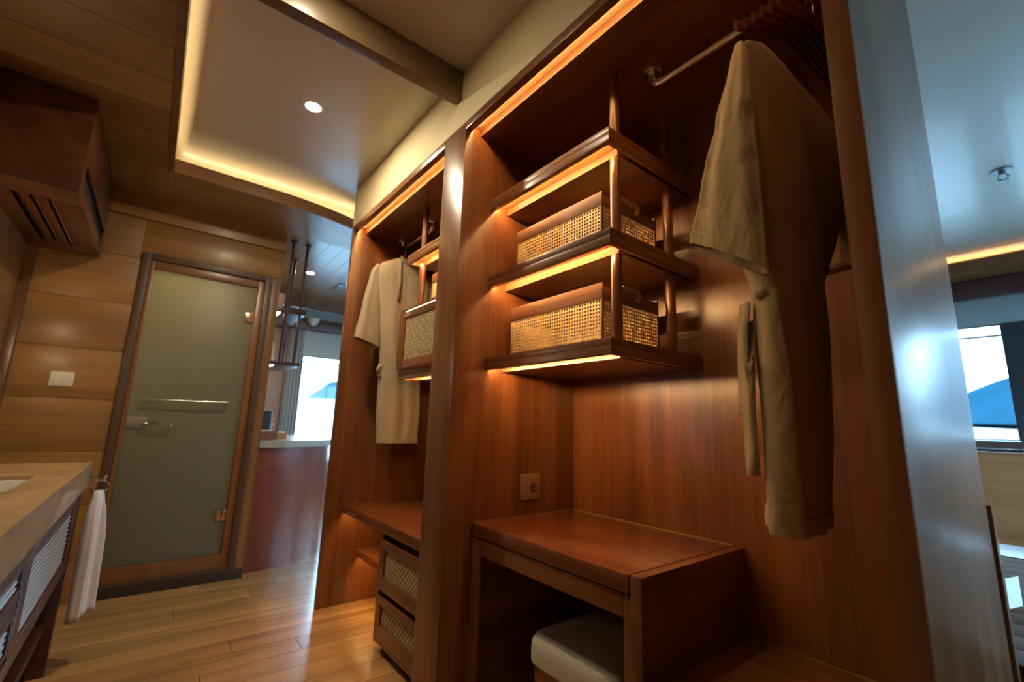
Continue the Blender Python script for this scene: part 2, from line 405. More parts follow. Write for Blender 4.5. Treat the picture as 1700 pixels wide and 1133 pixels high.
struct(box('trim_pelmet_gap', SHADOWGAP, None, XR-.11, XR-.002, YN+.02, YF-.12, 2.4355, 2.4495))
for i, (a, b_) in enumerate(WIN):
    wn = thing('window_%d' % (i+2), '', '', (XR, (a+b_)/2, 1.05), kind='structure')
    for y0, y1, z0, z1 in ((a, a+.012, 1.052, 2.048), (b_-.012, b_, 1.052, 2.048), (a+.0125, b_-.0125, 1.052, 1.066), (a+.0125, b_-.0125, 1.942, 1.962), (a+.0125, b_-.0125, 2.038, 2.048)):
        box('window_frame', plain('window_bar', (.08, .12, .15), .4), wn, XR+.021, XR+.05, y0, y1, z0, z1, .001)
    box('pane', GLASS, wn, XR+.03, XR+.036, a+.0125, b_-.0125, 1.0665, 1.9415, 0)
    box('pane', GLASS, wn, XR+.03, XR+.036, a+.0125, b_-.0125, 1.9625, 2.0375, 0)
    portal((XR+.08, (a+b_)/2, 1.55), (0, R(90), 0), 1.0, b_-a)

wn = thing('window_5', '', '', (4.05, YN, .9), kind='structure')  # unseen window, added to bring more daylight onto the end panel and bedroom
for a, b_, c, e in ((2.102, 2.13, .902, 2.098), (5.27, 5.298, .902, 2.098), (2.1305, 5.2695, .902, .93), (2.1305, 5.2695, 2.07, 2.098), (4.035, 4.065, .9305, 2.0695)):
    box('window_frame', WFR, wn, a, b_, YN-.05, YN-.002, c, e, .001)
for a, b_ in ((2.1305, 4.0345), (4.0655, 5.2695)): box('pane', GLASS, wn, a, b_, YN-.028, YN-.022, .9305, 2.0695, 0)
portal((3.7, YN-.08, 1.5), (R(90), 0, 0), 3.2, 1.2)

# ------------------------------------------------------------------ structure: ceiling
ce = struct(MB().box(XL, XR, YN, YF, ZT, ZT+.06).build('ceiling', TRAY, loc=(0, 0, ZT)))
box('soffit_board', CEILX, ce, XL, XLIP-.125, YN, YLIP+.50, ZC+.012, ZT-.001, 0)
box('soffit_board', CEILY, ce, XL, XR, YLIP+.501, YF, ZC+.012, ZT-.001, 0)
box('soffit_board', CEILX, ce, 5.35, XR, YN, YLIP+.13, ZC, ZT-.001, 0)
y = YN
while y < YLIP - .02:                                     # short cross boards left of the tray
    y1 = min(y + .236, YLIP)
    box('ceiling_board', CEILX, ce, XL, XLIP-.031, y+.0015, y1-.0015, ZC, ZC+.0118, 0)
    y = y1
x = XL; BWD = (XLIP-.012-XL)/5
while x < 2.6:                                            # long boards beyond the tray
    x1 = x + BWD
    box('ceiling_board', CEILY, ce, x+.0015, x1-.0015, YLIP+(.001 if x1 < XLIP else .501), 4.6, ZC, ZC+.0118, 0)
    box('ceiling_board', CEILY, ce, x+.0015, x1-.0015, 4.603, YF, ZC, ZC+.0118, 0)
    x = x1
box('ceiling_board', CEILY, ce, x, XR, YLIP+.501, YF, ZC, ZC+.0118, 0)
# ledge and lip of the light cove
LIPW = wood('cove_lip_wood', (.16, .075, .028), (.30, .15, .055), 'x', .35, .25)
LIPWY = wood('cove_lip_wood_long', (.11, .05, .02), (.22, .105, .04), 'y', .35, .25)
def ylip(x): return YLIP - .012 + (0 if x < .45 else .30*(x-.45)**2 if x < 1.0 else .30*.3025 + .25*(x-1.0)*max(0, 1-(x-1.0)/4))
xs = [XLIP + (5.2-XLIP)*i/60 for i in range(61)]
poly = [(x, ylip(x)) for x in xs] + [(x, ylip(x)+.016) for x in xs[::-1]]
struct(MB().prism(poly, 'z', ZC-.004, ZT-.058).build('trim_cove_far', LIPW))
struct(box('trim_cove_left', LIPWY, None, XLIP-.030, XLIP-.0002, YN+.01, YLIP+.0045, ZC-.004, ZT-.058))
struct(box('trim_cove_bedroom', LIPWY, None, 5.2, 5.216, YN+.01, 3.1, ZC-.004, ZT-.05))
lg = struct(box('trim_ledge_left', CEILX, None, XLIP-.124, XLIP-.0305, YN+.01, YLIP+.05, ZC+.013, ZC+.02, 0))
struct(MB().prism([(XLIP-.0118, YLIP+.005)] + [(x, ylip(x)+.0165) for x in xs] + [(5.2, YLIP+.50), (XLIP-.012, YLIP+.50)], 'z', ZC-.001, ZC+.0115).build('trim_ledge_far', CEILX))
struct(box('trim_ledge_bedroom', CEILX, None, 5.2165, 5.348, YN+.01, 3.1, ZC, ZC+.012, 0))
def led(name, label, x0, x1, y0, y1, z0, z1, mat=STRIP_C):
    return tag(box(name, mat, None, x0, x1, y0, y1, z0, z1, 0), label, 'light strip', None)
led('cove_led_strip', 'warm light strip glowing in the left cove of the ceiling tray', XLIP-.105, XLIP-.085, .6, YLIP-.05, ZC+.021, ZC+.026)
led('cove_led_strip', 'warm light strip glowing in the far cove above the door passage', XLIP+.02, 1.7, YLIP+.20, YLIP+.215, ZC+.03, ZC+.045)
struct(box('trim_cove_back', CEILX, None, XLIP-.012, 5.2, YLIP+.47, YLIP+.499, ZC+.012, ZT-.001, 0))
led('cove_led_strip', 'warm light strip glowing in the bedroom ceiling cove', 5.29, 5.31, YN+.1, 3.0, ZC+.013, ZC+.02)
struct(box('trim_beam', BEAMW, None, XLIP+.001, XW-.001, 1.515, 1.570, ZC-.004, ZT-.001, .004))
def downlight(name, label, x, y, z, r=.04, mat=LAMP, watt=11):
    t = thing(name, label, 'lamp', (x, y, z-.008))
    ro = []
    m = MB()
    rings = [[(x+q*math.cos(2*math.pi*k/28), y+q*math.sin(2*math.pi*k/28), zz) for k in range(28)] for q, zz in ((r, z-.001), (r, z-.006), (r*1.22, z-.004), (r*1.28, z-.0005))]
    m.loft(rings).build('bezel', WHITE, t, smooth=True)
    MB().tube([(x, y, z-.0008), (x, y, z-.004)], r*.98, 28).build('lens', mat, t)
    l = bpy.data.lights.new('lamp_light', 'AREA'); l.shape = 'DISK'; l.size = r*1.8; l.energy = watt; l.color = (1, .84, .58)
    lo_ = bpy.data.objects.new('lamp_light', l); lo_.parent = t; lo_.location = (0, 0, .002); col.objects.link(lo_)
    return t
downlight('downlight', 'round white downlight in the ceiling tray above the corridor', .417, 2.192, ZT, .036)
downlight('downlight', 'round downlight in the ceiling tray on the near side of the beam', .22, 1.25, ZT, .036, watt=2.6)
downlight('downlight', 'small round downlight in the boarded ceiling above the bar', 1.011, 4.489, ZC, .035, emit('bar_lens', (1, .9, .75), 40))
t = thing('ceiling_vent', 'small square reddish access vent in the ceiling near the far window', 'vent', (1.42, 4.75, ZC-.01))
for a in ((1.34, 1.50, 4.62, 4.64), (1.34, 1.50, 4.86, 4.88), (1.34, 1.36, 4.6405, 4.8595), (1.48, 1.50, 4.6405, 4.8595)):
    box('vent_frame', RED, t, *a, ZC-.01, ZC-.0005, .001)
box('vent_cover', RED, t, 1.361, 1.479, 4.641, 4.859, ZC-.006, ZC-.0005, 0)

# ------------------------------------------------------------------ wardrobe
wd = thing('wardrobe', 'open built-in mahogany wardrobe with two bays and a wide dividing post', 'wardrobe', (1.2, 1.5, 0))
box('end_panel', WZ, wd, XW, 1.535, YE0, YE1, 0, 2.311, .003)
box('end_panel', WZ, wd, XW, 1.535, YL0, YL1, 0, 2.311, .003)
box('dividing_post', WZ, wd, XW, XB-.001, YP0, YP1, 0, 2.311, .003)
box('back_panel', WZ, wd, XB, XB+.012, YE1+.0005, YP0+.05, 0, 2.311, 0)
box('back_panel', WZ, wd, XB, XB+.012, YP0+.051, YL0-.0005, 0, 2.311, 0)
box('soffit', SOFF, wd, XW, 1.54, YE0, YL1, 2.3125, ZT-.002, .001)
for nm, a, b_ in (('r', YE1+.0005, YP0-.0005), ('l', YP1+.0005, YL0-.0005)):
    tr = box('top_trim', WY, wd, XW, XW+.030, a, b_, 2.277, 2.3115, .002)
    box('top_panel', WY, wd, XW+.080, XB-.001, a, b_, 2.279, 2.3115, 0)
    box('light_strip', STRIP, tr, XW+.032, XW+.043, a+.005, b_-.005, 2.3085, 2.312, 0)

# shelf unit made of three shelves on two posts; s=+1 hangs from the post to the right bay
def shelf_unit(label, ya, yb, zs_, posts, cab=False):
    lo, hi = min(ya, yb), max(ya, yb); free = yb; sg = 1 if yb > ya else -1
    t = thing('shelf_rack', label, 'shelf', (1.27, (lo+hi)/2, zs_[-1]-.05))
    X0 = 1.02; inner = free - sg*.034
    a, b_ = min(ya, inner), max(ya, inner)
    for i, z in enumerate(zs_):
        s = box('shelf', WY, t, X0, XB-.0015, lo+.0005, hi-.0005, z-.022, z, .002)
        box('front_lip', WY, s, X0, X0+.020, lo+.0005, hi-.0005, z-.050, z-.0225, .0015)
        box('side_lip', WX, s, X0+.0205, XB-.0015, min(free, free-sg*.020), max(free, free-sg*.020), z-.050, z-.0225, .0015)
        box('under_panel', WY, s, X0+.085, XB-.0015, a+.001, b_+(.013 if sg > 0 else 0) - (0 if sg > 0 else .0) , z-.050, z-.0225, 0)
        box('light_strip', STRIP_S, s, X0+.0203, X0+.0232, a+.003, b_-.003, z-.0460, z-.0380, 0)
    for (px, py) in posts:
        segs = [(zs_[2]+.0005, zs_[1]-.0505), (zs_[1]+.0005, zs_[0]-.0505), (zs_[0]+.0005, 2.2785)]
        if cab: segs = segs[1:]
        for z0, z1 in segs:
            MB().tube([(px, py, z0), (px, py, z1)], .0175, 20).build('post', WZ, t, smooth='auto')
    return t
rack_r = shelf_unit('three-tier lit shelf rack holding two cane baskets beside the hanging olive robe', YP0, .832, (2.007, 1.660, 1.316), ((1.115, .885), (1.425, .887)))
rack_l = shelf_unit('lit shelf rack with a woven cabinet beside the grey hanging robe', YP1, 2.290, (1.985, 1.662, 1.328), ((1.09, 2.228), (1.42, 2.228)), cab=True)
# cabinet in the left rack
cb = thing('woven_cabinet', 'small mahogany cabinet with a herringbone woven front below the shelf', 'cabinet', (1.25, 1.97, 1.329))
box('side', WZ, cb, 1.024, 1.5, 2.262, 2.284, 1.3285, 1.611, .0015)
box('back', WZ, cb, 1.49, 1.5, 1.65, 2.2615, 1.3285, 1.611, 0)
dr = box('door_stile', WZ, cb, 1.0005, 1.0190, 2.215, 2.288, 1.332, 1.655, .002)
box('door_stile', WZ, cb, 1.0005, 1.0190, 1.648, 1.70, 1.332, 1.655, .002)
tr = box('door_rail', WY, cb, 1.0005, 1.0190, 1.7005, 2.2145, 1.600, 1.655, .002)
box('door_rail', WY, cb, 1.0005, 1.0190, 1.7005, 2.2145, 1.332, 1.378, .002)
box('light_strip', emit('slit_light', (1, .72, .45), 2.6), tr, .9988, 1.0001, 1.72, 2.205, 1.637, 1.6405, 0)
weave('woven_panel', CANE2, cb, (1.0085, 2.2145, 1.3785), (0, -1, 0), (0, 0, 1), .513, .221, .0128, True)
box('panel_backing', BLACK, cb, 1.0105, 1.0125, 1.7005, 2.2145, 1.3785, 1.5995, 0)
y = 2.232                                                      # cream raised lettering, unreadable at this size
for k in range(6):
    m = MB()
    if k % 2 == 0: m.box(0.9980, 1.0002, y-.009, y-.0055, 1.612, 1.627); m.box(0.9980, 1.0002, y-.0045, y-.001, 1.612, 1.627)
    else:
        for a in ((y-.011, y-.0085, 1.612, 1.627), (y-.0035, y-.001, 1.612, 1.627), (y-.0085, y-.0035, 1.6245, 1.627), (y-.0085, y-.0035, 1.612, 1.6145)): m.box(0.9980, 1.0002, *a)
    m.build('letter', plain('cream_lettering', (.62, .50, .36), .5) if k == 0 else bpy.data.materials['cream_lettering'], tr)
    y -= .0145 if k % 2 else .0125

# baskets
def basket(label, x0, y0, y1, z, d=.315, h=.198, group='cane storage baskets'):
    t = thing('cane_basket', label, 'basket', (x0+d/2, (y0+y1)/2, z+.001), group)
    z0 = z+.0012; z1 = z0+h; th = .008; zc = z0+h*.73
    W = y1-y0
    # corner posts, top boards, bottom
    for x in (x0, x0+d-th):
        for yy in (y0, y1-th): box('corner_post', BASKW, t, x, x+th, yy, yy+th, z0, zc-.0003, .001)
    box('bottom', BASKW, t, x0+.002, x0+d-.002, y0+.0085, y1-.0085, z0, z0+.006, 0)
    for x in (x0, x0+d-th): box('top_board', BASKW, t, x, x+th, y0, y1, zc, z1, .0012)
    for yy in (y0, y1-th):
        b = box('top_rim', BASKW, t, x0+th+.0003, x0+d-th-.0003, yy, yy+th, zc, z1-.012, .0012)
    for yy, s in ((y0-.002, -1), (y1+.002, 1)):
        xm = x0+d*.42
        pts = [(xm-.055, yy, z1-.030), (xm-.055, yy+s*.010, z1-.018), (xm-.045, yy+s*.012, z1-.006), (xm+.045, yy+s*.012, z1-.006), (xm+.055, yy+s*.010, z1-.018), (xm+.055, yy, z1-.030)]
        MB().tube(pts, [(.009, .006)]*6, 10).build('strap_handle', LEATH, t, smooth='auto')
    cane('cane_panel', CANE, t, (x0+.002, y1-.0085, z0+.0005), (0, -1, 0), (0, 0, 1), W-.017, zc-z0-.001, .0125)
    cane('cane_panel', CANE, t, (x0+d-.002, y0+.0085, z0+.0005), (0, 1, 0), (0, 0, 1), W-.017, zc-z0-.001, .0125)
    cane('cane_panel', CANE, t, (x0+.0085, y0+.002, z0+.0005), (1, 0, 0), (0, 0, 1), d-.017, zc-z0-.001, .0125)
    cane('cane_panel', CANE, t, (x0+d-.0085, y1-.002, z0+.0005), (-1, 0, 0), (0, 0, 1), d-.017, zc-z0-.001, .0125)
    return t
b1 = basket('upper cane basket with leather handles on the middle shelf of the right rack', 1.10, .932, 1.392, 1.660, h=.190)
b2 = basket('lower cane basket with leather handles on the bottom shelf of the right rack', 1.10, .932, 1.420, 1.316, h=.208)
b3 = basket('cane basket half hidden behind the dividing post above the woven cabinet', 1.10, 1.67, 2.130, 1.662, h=.190)

# hanging rods
def rod(label, ya, yb, zr=2.216, x=1.2, bend_b=True):
    t = thing('hanging_rod', label, 'rod', (x, (ya+yb)/2, zr), 'hanging rods')
    s = 1 if yb > ya else -1; r = .034
    def bend(y, s): return [(x, y + s*r*(1-math.cos(a)), zr + r - r*math.sin(a)) for a in [R(q) for q in (0, 15, 30, 45, 60, 75, 90)]]
    pts = [(x, ya, 2.276)] + bend(ya, s) + bend(yb, -s)[::-1] + [(x, yb, 2.276)]
    MB().tube(pts, .0128, 16).build('rod', STEEL, t, smooth='auto')
    for yy in (ya, yb):
        MB().tube([(x, yy, 2.2785), (x, yy, 2.272), (x, yy, 2.2695)], [.032, .032, .026], 24).build('flange', STEEL, t, smooth='auto')
    return t
rod('polished steel hanging rod with curved end above the olive robe', .785, .265)
rod('polished steel hanging rod with curved end above the grey robe', 2.790, 2.362, 2.226)

# hangers ------------------------------------------------------------
def hanger(label, x, y, zr, ang, tilt=3.5, group=None):
    t = thing('coat_hanger', label, 'hanger', (x, y, zr), group)
    t.rotation_euler = (0, R(tilt), R(ang))
    base = Vector((x, y, zr)); OFF[t.name] = base
    def P(u, v, z): return base + Vector((u, v, z))
    us = [-.205+.41*i/20 for i in range(21)]
    pts = [P(u, -.012*(abs(u)/.2)**2, -.115 - .095*(abs(u)/.205)**1.35) for u in us]
    rad = [(.0042, .013+.004*math.cos(u*7)) for u in us]
    MB().tube(pts, rad, 12).build('arm_bar', HANGW, t, smooth='auto')
    hk = [P(0, 0, -.112), P(0, 0, -.055)] + [P(.0, 0, 0) + Vector((0.0215*math.sin(a), 0, 0.0215*math.cos(a)-.004)) for a in [R(q) for q in (170, 130, 90, 50, 10, -30, -70, -110)]]
    MB().tube(hk, .0022, 8).build('hook', CHROME, t, smooth=True)
    return t
for i, (y, a) in enumerate(((.3735, -12.5), (.3595, -11), (.3455, -9.5), (.3315, -8), (.3175, -6.5), (.3035, -5))):
    hanger('dark red wooden coat hanger holding the olive robe' if i == 0 else 'empty dark red wooden hanger, %s on the rod beyond the olive robe' % ('', 'first', 'second', 'third', 'fourth', 'last')[i], 1.2, y, 2.217, a, 4.5 if i == 0 else 3.5, None if i == 0 else 'empty hangers in the right bay')
hanger('wooden coat hanger holding the grey robe', 1.18, 2.69, 2.226, 2, 0)

# robes --------------------------------------------------------------
def ring(c, ang, ru, rv, n, folds=0, amp=0, ph=0, zf=None, p=2.6):
    out = []; ca, sa = math.cos(ang), math.sin(ang)
    for k in range(n):
        a = 2*math.pi*k/n
        cu, sv = math.cos(a), math.sin(a)
        q = (abs(cu)**p + abs(sv)**p)**(-1/p)
        f = 1 + amp*math.sin(folds*a+ph) + .5*amp*math.sin((2*folds+1)*a+ph*1.7)
        u, v = ru*cu*q, rv*sv*q*f
        x = c[0] + u*ca - v*sa; y_ = c[1] + u*sa + v*ca
        out.append((x, y_, c[2] + (zf(cu*q, sv*q) if zf else 0)))
    return out
def interp(keys, z):
    for a, b_ in zip(keys, keys[1:]):
        if a[0] >= z >= b_[0]:
            t = (a[0]-z)/(a[0]-b_[0]); t = t*t*(3-2*t)*.5 + t*.5
            return [p+(q-p)*t for p, q in zip(a, b_)]
    return keys[-1]
def phase(z, ph0, twist): return ph0 + z*(1.3+twist) + .25*math.sin(z*9)
def drape(name, keys, mat, parent, steps, n=72, folds=5, zf_last=None, thick=.003, ph0=0., tilt=None, twist=0., crease=0.):
    zs_ = [keys[0][0] + (keys[-1][0]-keys[0][0])*i/steps for i in range(steps+1)]
    rings = []
    for i, z in enumerate(zs_):
        k = interp(keys, z)   # z, cx, cy, ang, ru, rv, amp
        tt = i/steps
        zf = (lambda cu, sv, tt=tt, z=z: (zf_last(cu, sv)*tt**2 if zf_last else 0) + (tilt(cu, z) if tilt else 0))
        cr = crease*math.sin(math.pi*tt)*(math.sin(z*61) + .6*math.sin(z*113+1))
        rings.append(ring((k[1]+cr*.5, k[2], z), R(k[3]), k[4], k[5]+cr*.4, n, folds, k[6], phase(z, ph0, twist), zf))
    o = MB().loft(rings).build(name, mat, parent, smooth=True)
    s = o.modifiers.new('thick', 'SOLIDIFY'); s.thickness = thick; s.offset = -1
    return o
def hem(name, keys, z0, z1, mat, parent, n=72, folds=5, grow=.0022, ph0=0., zf_last=None, twist=0.):
    rings = []
    for z, g in ((z0, -.001), (z0, grow), (z1, grow), (z1, -.001)):
        k = interp(keys, z)
        zf = (lambda cu, sv: zf_last(cu, sv)) if zf_last else None
        rings.append(ring((k[1], k[2], z), R(k[3]), k[4]+g, k[5]+g, n, folds, k[6], phase(z, ph0, twist), zf))
    return MB().loft(rings).build(name, mat, parent, smooth='auto')

# right robe: hangs edge-on to the camera
rb = thing('robe', 'olive linen robe hanging edge-on from the crowded hangers in the right bay', 'robe', (1.18, .39, .85), 'linen robes')
bk = [(1.965, 1.2, .372, -12, .120, .014, 0), (1.945, 1.2, .373, -12, .175, .024, .02), (1.915, 1.2, .374, -12, .203, .032, .06), (1.84, 1.2, .376, -11, .203, .042, .16),
      (1.60, 1.19, .385, -4, .190, .050, .26), (1.35, 1.165, .402, 8, .160, .050, .30), (1.10, 1.15, .414, 15, .145, .052, .32), (.853, 1.13, .424, 18, .125, .054, .26)]
body = drape('body', bk, ROBE, rb, 60, 120, 3, ph0=1.0, tilt=lambda cu, z: -.065*cu*max(0, min(1, (z-1.5)/.4)), twist=3.2)
hem('hem_band', bk, .885, .852, ROBE, rb, 120, 3, ph0=1.0, twist=3.2)
sk = [(1.990, 1.005, .413, 72, .010, .008, 0), (1.95, 1.000, .413, 74, .022, .014, .05), (1.80, .994, .432, 76, .050, .018, .25), (1.65, .988, .449, 78, .074, .018, .35), (1.462, .985, .468, 78, .098, .015, .30)]
sz = lambda cu, sv: .050*cu + .012*(sv) - .03*(1-cu)*.5
drape('sleeve', sk, ROBE, rb, 40, 96, 3, sz, ph0=.4, crease=.006)
hem('sleeve_cuff', sk, 1.492, 1.462, ROBE, rb, 96, 3, ph0=.4, zf_last=sz)
fk = [(1.900, 1.40, .330, 80, .018, .014, 0), (1.82, 1.41, .338, 80, .050, .025, .08), (1.65, 1.42, .348, 80, .070, .028, .2), (1.50, 1.425, .352, 80, .085, .024, .2)]
drape('sleeve', fk, ROBE, rb, 18, 60, 3, ph0=2.)
# lining flap under the near sleeve and the hanging belt end
m = MB(); rows = []
fl_t = [(1.028, .462, 1.475), (1.030, .375, 1.470)]; fl_b = [(1.020, .424, 1.345), (1.020, .372, 1.365)]
for i in range(9):
    t_ = i/8; P0 = Vector(fl_t[0]).lerp(Vector(fl_b[0]), t_**1.3); P1 = Vector(fl_t[1]).lerp(Vector(fl_b[1]), t_)
    rows.append([m.bm.verts.new(P0.lerp(P1, j/8) + Vector((-.012*math.sin(j/8*math.pi), 0, -.010*math.sin(j/8*math.pi)*t_))) for j in range(9)])
for a, b_ in zip(rows, rows[1:]):
    for j in range(8): m.bm.faces.new((a[j], a[j+1], b_[j+1], b_[j]))
o = m.build('sleeve_lining', fabric('robe_lining', (.40, .29, .14)), rb, smooth=True); s = o.modifiers.new('thick', 'SOLIDIFY'); s.thickness = .003
def strap(name, pts, wdt, nrm, mat, parent, th=.003):
    m = MB(); n = Vector(nrm); rows = []
    for p in pts:
        p = Vector(p); rows.append((m.bm.verts.new(p - n*wdt/2), m.bm.verts.new(p + n*wdt/2)))
    for a, b_ in zip(rows, rows[1:]): m.bm.faces.new((a[0], a[1], b_[1], b_[0]))
    o = m.build(name, mat, parent, smooth=True); s = o.modifiers.new('thick', 'SOLIDIFY'); s.thickness = th; return o
strap('belt', [(1.04, .455, 1.345), (1.030, .460, 1.28), (1.028, .463, 1.2), (1.028, .466, 1.12), (1.03, .466, 1.085)], .040, (.5, .8, 0), ROBE, rb)
strap('belt', [(1.04, .448, 1.30), (1.022, .450, 1.2), (1.016, .452, 1.1), (1.016, .452, 1.0), (1.018, .452, .962)], .036, (.4, .9, 0), ROBE, rb)
strap('belt_loop', [(1.015, .440, 1.205), (1.010, .441, 1.20), (1.010, .441, 1.18), (1.015, .440, 1.175)], .012, (.3, .9, 0), plain('loop_grey', (.16, .15, .13), .8), rb)

# left robe: hangs broadside
lb = thing('robe', 'grey-beige linen robe hanging broadside with wide short sleeves in the far bay', 'robe', (1.2, 2.66, .93), 'linen robes')
cx = 1.185; cyy = 2.665
bk = [(2.112, cx, cyy+.02, 2, .060, .026, 0), (2.085, cx, cyy+.02, 2, .105, .032, .0), (2.045, cx, cyy+.015, 2, .180, .038, .03), (1.98, cx, cyy+.01, 2, .196, .046, .06),
      (1.60, cx+.005, cyy, 2, .155, .055, .12), (1.35, cx+.01, cyy, 2, .135, .055, .14), (1.10, cx+.02, cyy, 2, .140, .055, .14), (.925, cx+.025, cyy, 2, .128, .055, .10)]
drape('body', bk, ROBE2, lb, 44, 96, 4, ph0=2.2)
hem('hem_band', bk, .955, .925, ROBE2, lb, 96, 4, ph0=2.2)
sk = [(2.035, cx-.185, cyy+.012, 8, .014, .018, 0), (1.98, cx-.200, cyy+.01, 8, .030, .026, .05), (1.75, cx-.212, cyy, 10, .058, .034, .10), (1.52, cx-.222, cyy-.005, 10, .080, .038, .10)]
sz = lambda cu, sv: -.022*cu
drape('sleeve', sk, ROBE2, lb, 24, 72, 3, sz, ph0=1.)
hem('sleeve_cuff', sk, 1.600, 1.52, ROBE2, lb, 72, 3, ph0=1., zf_last=sz, grow=.003)
fk = [(2.035, cx+.185, cyy+.012, -8, .014, .018, 0), (1.98, cx+.200, cyy+.01, -8, .030, .026, .05), (1.75, cx+.21, cyy, -10, .058, .034, .10), (1.53, cx+.215, cyy, -10, .075, .036, .10)]
drape('sleeve', fk, ROBE2, lb, 20, 60, 3, ph0=1.)
strap('collar_band', [(cx-.055, cyy-.018, 2.090), (cx-.052, cyy-.026, 2.05), (cx-.054, cyy-.038, 1.95), (cx-.060, cyy-.046, 1.80)], .020, (1, 0, 0), ROBE2, lb, .004)
strap('collar_band', [(cx-.055, cyy-.018, 2.106), (cx, cyy-.016, 2.090), (cx+.07, cyy-.020, 2.078), (cx+.10, cyy-.028, 2.04)], .034, (.1, 0, 1), ROBE2, lb, .004)
strap('belt', [(cx-.115, cyy-.02, 1.395), (cx-.140, cyy-.025, 1.385), (cx-.150, cyy-.025, 1.355), (cx-.140, cyy-.023, 1.325), (cx-.115, cyy-.02, 1.33)], .026, (0, .5, .8), ROBE2, lb, .004)
m = MB()
for a in ((cx+.055, cx+.058, 1.20, 1.235), (cx+.078, cx+.081, 1.20, 1.235), (cx+.055, cx+.081, 1.2345, 1.2375), (cx+.055, cx+.081, 1.1985, 1.2015)): m.box(a[0], a[1], cyy-.0655, cyy-.060, a[2], a[3])
m.build('pocket_mark', plain('stitch', (.22, .17, .11), .9), lb)

# ------------------------------------------------------------------ desk, low bench, stool, socket (right bay)
dk = thing('dressing_desk', 'small mahogany dressing desk built into the right bay of the wardrobe', 'desk', (1.26, 1.1, 0))
box('top', TOPW, dk, .990, XB-.001, .762, YP0-.006, .647, .692, .003)
box('side_panel', WX, dk, .992, XB-.001, .727, .758, 0, .692, .002)
box('side_panel', WX, dk, 1.010, XB-.001, YP0-.020, YP0-.001, 0, .646, .002)
box('apron', WY, dk, .996, 1.016, .785, 1.419, .586, .6415, .002)
box('front_stile', WZ, dk, .996, 1.016, .7585, .784, 0, .6415, .002)
box('front_stile', WZ, dk, .996, 1.0095, 1.4195, YP0-.001, 0, .6415, .002)
box('top_rim', WX, dk, .995, XB-.001, YP0-.0055, YP0-.0005, .647, .6965, .001)
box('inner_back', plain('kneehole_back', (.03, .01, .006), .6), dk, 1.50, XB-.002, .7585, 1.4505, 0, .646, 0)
CAULK = plain('caulk', (.42, .27, .12), .7)
box('caulk_line', CAULK, dk, 1.5255, 1.5288, .762, YP0-.006, .6922, .6948, 0)
bn = thing('low_bench', 'low mahogany bench at the foot of the right bay under the olive robe', 'bench', (1.2, .46, 0))
box('top', WY, bn, .90, XB-.001, YE1+.001, .7265, .402, .440, .003)
box('front_panel', WY, bn, .93, .95, YE1+.001, .7265, 0, .4015, .002)
box('caulk_line', CAULK, bn, 1.5265, 1.5288, YE1+.002, .726, .4402, .4422, 0)
st = thing('stool', 'low stool with a rounded linen cushion pushed under the desk', 'stool', (1.2, 1.03, 0))
def rrect(x0, x1, y0, y1, r, n=8):
    o = []
    for cx_, cy_, a0 in ((x1-r, y1-r, 0), (x0+r, y1-r, 90), (x0+r, y0+r, 180), (x1-r, y0+r, 270)):
        for k in range(n+1):
            a = R(a0 + 90*k/n); o.append((cx_+r*math.cos(a), cy_+r*math.sin(a)))
    return o
def cushion(x0, x1, y0, y1, z0, z1, r, mat, name, parent):
    rings = []
    prof = [(.022, 0), (.006, .012), (0, .028), (0, .50), (.004, .75), (.014, .90), (.03, .965), (.06, 1.0), (.12, 1.05)]
    for ins, t_ in prof:
        rings.append([(px, py, z0 + (z1-z0)*t_) for px, py in rrect(x0+ins, x1-ins, y0+ins, y1-ins, max(.012, r-ins))])
    m = MB(); m.loft(rings, True); return m.build(name, mat, parent, smooth='auto')
cushion(1.03, 1.40, .84, 1.215, .327, .405, .075, LINEN, 'cushion', st)
b = MB(); b.loft([[(px, py, z) for px, py in rrect(1.04, 1.39, .85, 1.205, .07)] for z in (.27, .326)], True); b.build('seat_base', wood('stool_wood', (.15, .06, .022), (.28, .12, .045), 'y'), st, smooth='auto')
for x in (1.075, 1.335):
    for y in (.89, 1.165):
        MB().tube([(x, y, .0), (x, y, .27)], [.015, .02], 14).build('leg', WZ, st, smooth='auto')
so = thing('wall_socket', 'square bronze wall socket on the dividing post above the desk', 'socket', (1.267, YP0-.006, .756))
box('plate', BRASS, so, 1.217, 1.317, YP0-.0125, YP0-.0005, .755, .857, .003)
MB().tube([(1.282, YP0-.013, .802), (1.282, YP0-.0145, .802)], .019, 20).build('socket_disc', plain('socket_dark', (.05, .035, .02), .5), so)
m = MB()
for a in ((1.2805, 1.2835, .806, .818), (1.270, 1.2735, .796, .804), (1.2905, 1.294, .796, .804), (1.2805, 1.2835, .788, .797), (1.2735, 1.2905, .7985, .8015)): m.box(a[0], a[1], YP0-.0165, YP0-.0147, a[2], a[3])
m.build('pin_contacts', plain('pin_metal', (.75, .66, .5), .3, .9), so)

